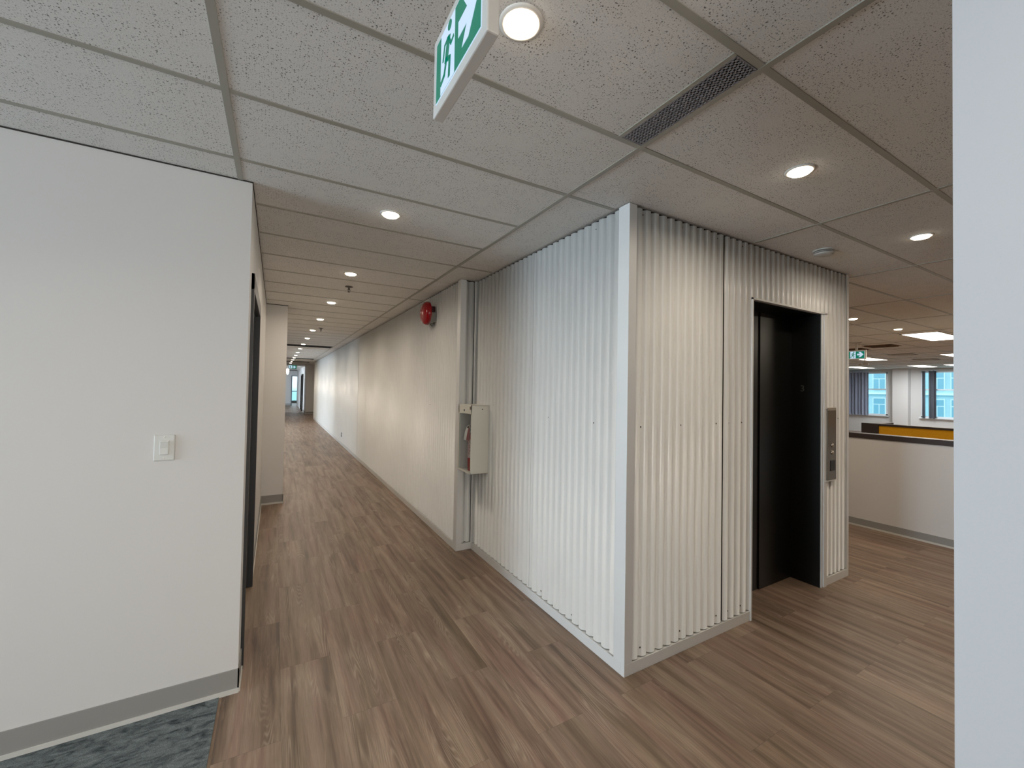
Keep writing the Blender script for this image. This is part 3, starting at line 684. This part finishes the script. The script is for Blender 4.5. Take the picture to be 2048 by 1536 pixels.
def curtain(y0, y1, m, lab, waves):
    b = MB(); n = waves*12; xs = []
    for i in range(n+1):
        s = i/n; xs.append((WX-.12+.045*math.sin(s*waves*2*math.pi)+.012*math.sin(s*17), y0+(y1-y0)*s))
    zt, zb = WZ1+.02, WZ0-.02
    vs = []
    for k, z in enumerate((zb, zt)):
        for (x, y) in xs: vs.append((x, y, z))
        for (x, y) in xs: vs.append((x+.006, y, z))
    m1 = n+1
    fs = []
    for i in range(n):
        fs += [(i, i+1, 2*m1+i+1, 2*m1+i), (m1+i, m1+i+1, 3*m1+i+1, 3*m1+i)]
    b.add(vs, fs, True)
    o = tag(b.build('curtain', m, origin=(WX-.12, (y0+y1)/2, zb)), lab, 'curtain')
    MB().tube([(WX-.12, y0-.05, zt), (WX-.12, y1+.05, zt)], .012).build('rod', fr_m, o)
    return o
curtain(7.43, 8.10, mat('blue grey curtain', srgb(150, 158, 178), .9), 'bunched pale blue-grey curtain between panes of the left far window', 6)
curtain(5.42, 5.62, mat('dark grey curtain', srgb(92, 96, 104), .9), 'dark grey curtain at the left of the right far window', 2)
curtain(5.72, 5.80, mat('dark grey curtain', srgb(92, 96, 104), .9), 'narrow dark curtain strip at the edge of the right far window', 1)
# emergency lamp on the wall head
t = thing('emergency_light', (13.6, 4.85, CZ), 'small twin-head white emergency light hanging below the far office ceiling', 'emergency light')
MB().box(13.57, 13.63, 4.81, 4.89, 2.32, 2.40).build('housing', PLASTIC, t); MB().cyl((13.6, 4.85, 2.39), (0, 0, 1), .01, CZ-2.39, 8).build('stem', PLASTIC, t)
for s in (-1, 1): MB().lathe((13.57, 4.85+s*.07, 2.34), (-1, 0, 0), [(0, 0), (.03, 0), (.035, .05), (0, .05)], 14).build('lamp_head', PLASTIC, t)
# light panels and diffusers in the office ceiling
def troffer(x0, x1, y0, y1, lab, p=None):
    t = thing('ceiling_light_fixture', ((x0+x1)/2, (y0+y1)/2, CZ), lab, 'ceiling light', 'rectangular light panels in the office ceiling')
    MB().box(x0, x1, y0, y0+.02, CZ-.012, CZ).box(x0, x1, y1-.02, y1, CZ-.012, CZ).box(x0, x0+.02, y0, y1, CZ-.012, CZ).box(x1-.02, x1, y0, y1, CZ-.012, CZ).build('frame', RING, t)
    MB().box(x0+.02, x1-.02, y0+.02, y1-.02, CZ-.008, CZ-.0005).build('diffuser', LENSW, t)
troffer(9.15, 10.62, 2.31, 2.79, 'large bright light panel in the office ceiling, nearest of the panels')
troffer(14.1, 15.6, 4.98, 5.46, 'bright light panel just right of the far green exit sign')
troffer(18.9, 20.3, 5.12, 5.60, 'small bright light panel near the far windows')
troffer(18.6, 20.1, 6.80, 7.28, 'bright light panel above the bunched curtain')
troffer(14.2, 15.7, 3.30, 3.60, 'bright light panel cut off by the pale wall end')
troffer(18.9, 20.3, 4.30, 4.70, 'faint far light panel next to the pale wall end')
def diffuser(cx, cy_, s, m, lab):
    t = thing('air_diffuser', (cx, cy_, CZ), lab, 'vent', 'square air diffusers in the office ceiling')
    MB().box(cx-s/2, cx+s/2, cy_-s/2, cy_+s/2, CZ-.005, CZ-.0004).build('backing', m, t)
    for k in (.86, .56, .28):
        q = s/2*k; w_ = .018; z0, z1 = CZ-.02, CZ-.005
        MB().box(cx-q, cx+q, cy_-q, cy_-q+w_, z0, z1).box(cx-q, cx+q, cy_+q-w_, cy_+q, z0, z1).box(cx-q, cx-q+w_, cy_-q, cy_+q, z0, z1).box(cx+q-w_, cx+q, cy_-q, cy_+q, z0, z1).build('vane_ring', RING if m is SCREW else m, t)
BRN = mat('brown grille', srgb(112, 88, 66), .8)
diffuser(11.05, 3.66, .50, BRN, 'brown square air grille in the ceiling above the far green exit sign')
diffuser(11.5, 4.30, .46, BRN, 'brown square air grille half hidden by the elevator wall end')
diffuser(13.8, 4.15, .48, SCREW, 'pale square air diffuser with dark slots, above the left far window')
diffuser(16.0, 4.3, .48, SCREW, 'pale square air diffuser farther back, above the right far window')

# ------------------------------------------------------------------ building outside
t = thing('building_outside', (36, 10, -8), 'pale teal building with grid windows outside the far office windows', 'building')
FAC = mat('teal facade', srgb(176, 212, 218), .8, noise=(2, .05)); FWIN = mat('teal window glass', srgb(120, 172, 188), .25); FFR = mat('pale facade frame', srgb(206, 228, 230), .7)
MB().box(36, 44, 0, 24, -8, 14).build('facade_wall', FAC, t)
for iz in range(4):
    z = -1.6+iz*1.75
    for iy in range(14):
        y = 5.0+iy*.95
        o = MB().box(35.92, 36.02, y, y+.72, z, z+1.2).build('window', FFR, t)
        MB().box(35.90, 35.93, y+.06, y+.33, z+.06, z+.72).box(35.90, 35.93, y+.39, y+.66, z+.06, z+.72).box(35.90, 35.93, y+.06, y+.66, z+.78, z+1.14).build('pane', FWIN, o)
    MB().box(35.8, 36.0, 3, 20, z-.32, z-.2).build('ledge', FFR, t)

# ------------------------------------------------------------------ lights
# daylight from the window wall on the left of the lobby, unseen windows
DAY = (.72, .86, 1.0)
wf = MB()
for yy in (.3, 1.33, 2.35): wf.box(-6.05, -5.98, yy, yy+.05, .75, 2.4)
struct(wf.build('window_4', fr_m), 'window of the lobby on the left', 'window')
lamp('window_and_fill_light', (-5.9, 1.38, 1.6), 4.0, 41, DAY, (0, -math.pi/2, 0), 'RECTANGLE', 1.6)
bpy.data.objects['window_and_fill_light'].data.size = 1.6; bpy.data.objects['window_and_fill_light'].data.size_y = 2.0; bpy.data.objects['window_and_fill_light'].data.spread = math.radians(66)
def day_and_fill(loc, h, w_, p, rot, c=DAY, nm='window_and_fill_light'):
    o = lamp(nm, loc, h, p, c, rot, 'RECTANGLE', w_); return o
# unseen lights behind the viewpoint and in side rooms off the corridor
day_and_fill((-3.2, -3.9, 1.5), 2.6, 1.7, 36, (math.pi/2, 0, 0))
day_and_fill((.1, -3.9, 1.5), 1.6, 1.7, 58, (math.pi/2, 0, 0), (1, .92, .83))  # added warm fill behind the viewpoint to brighten the corridor pillar
day_and_fill((-3.9, 10.7, 1.5), 1.6, 2.6, 70, (0, -math.pi/2, 0))
day_and_fill((-3.9, 15.8, 1.5), 1.6, 5.0, 230, (0, -math.pi/2, 0))
day_and_fill((-3.9, 27.2, 1.5), 1.6, 4.0, 560, (0, -math.pi/2, .85))  # added fill, turned to brighten the dark end of the corridor
# portals at the far windows
for (y0, y1) in ((3.6, 5.86), (6.85, 9.2)):
    l = lamp('window_portal', (WX+.2, (y0+y1)/2, (WZ0+WZ1)/2), WZ1-WZ0, 1, (1, 1, 1), (0, math.pi/2, 0), 'RECTANGLE', y1-y0)
    l.data.cycles.is_portal = True
l = lamp('window_portal', (1.9, 39.2, 1.3), 3.0, 1, (1, 1, 1), (-math.pi/2, 0, 0), 'RECTANGLE', 2.4); l.data.cycles.is_portal = True
# office light under the troffers, plus added lamps that have no panel
for (x, y, p) in ((9.9, 2.55, 55), (14.9, 5.2, 60), (19.4, 5.6, 60), (14.9, 1.5, 60), (9.9, 6.5, 55), (7.2, -.6, 40)):
    lamp('panel_and_fill_glow', (x, y, CZ-.03), 1.4, p, (1, .88, .70) if x < 12 else (.84, .92, 1), (0, 0, 0), 'RECTANGLE', .45)
for (x, y) in ((5.13, .99), (5.13, 2.53), (5.13, 4.1), (-1.0, .99), (-2.5, -.6), (.58, -.55), (.58, -2.1), (2.1, -.6)):
    lamp('downlight_glow', (x, y, CZ-.01), .09, 6, WARM, spread=150)  # unseen downlights added along the grid for light, without fixtures

wd = bpy.data.worlds.new('sky'); SC.world = wd; wd.use_nodes = True; nt = wd.node_tree
bg = nt.nodes['Background']
tc_ = N(nt, 'ShaderNodeTexCoord'); sp_ = N(nt, 'ShaderNodeSeparateXYZ'); nt.links.new(tc_.outputs['Generated'], sp_.inputs[0])
mr = N(nt, 'ShaderNodeMapRange', i={'From Min': -.1, 'From Max': .1}); nt.links.new(sp_.outputs[2], mr.inputs['Value'])
c = ramp(nt, mr.outputs[0], [(.0, (.16, .34, .42, 1)), (.42, (.22, .45, .55, 1)), (.55, (.80, .94, 1, 1)), (1, (.80, .93, 1, 1))])
nt.links.new(c, bg.inputs[0]); bg.inputs[1].default_value = 2.6

SC.view_settings.view_transform = 'Standard'; SC.view_settings.look = 'None'
SC.view_settings.exposure = 0.1; SC.view_settings.gamma = 1.0; SC.view_settings.use_curve_mapping = False
SC.cycles.use_denoising = True
SC.cycles.max_bounces = 8; SC.cycles.diffuse_bounces = 5; SC.cycles.sample_clamp_indirect = 6
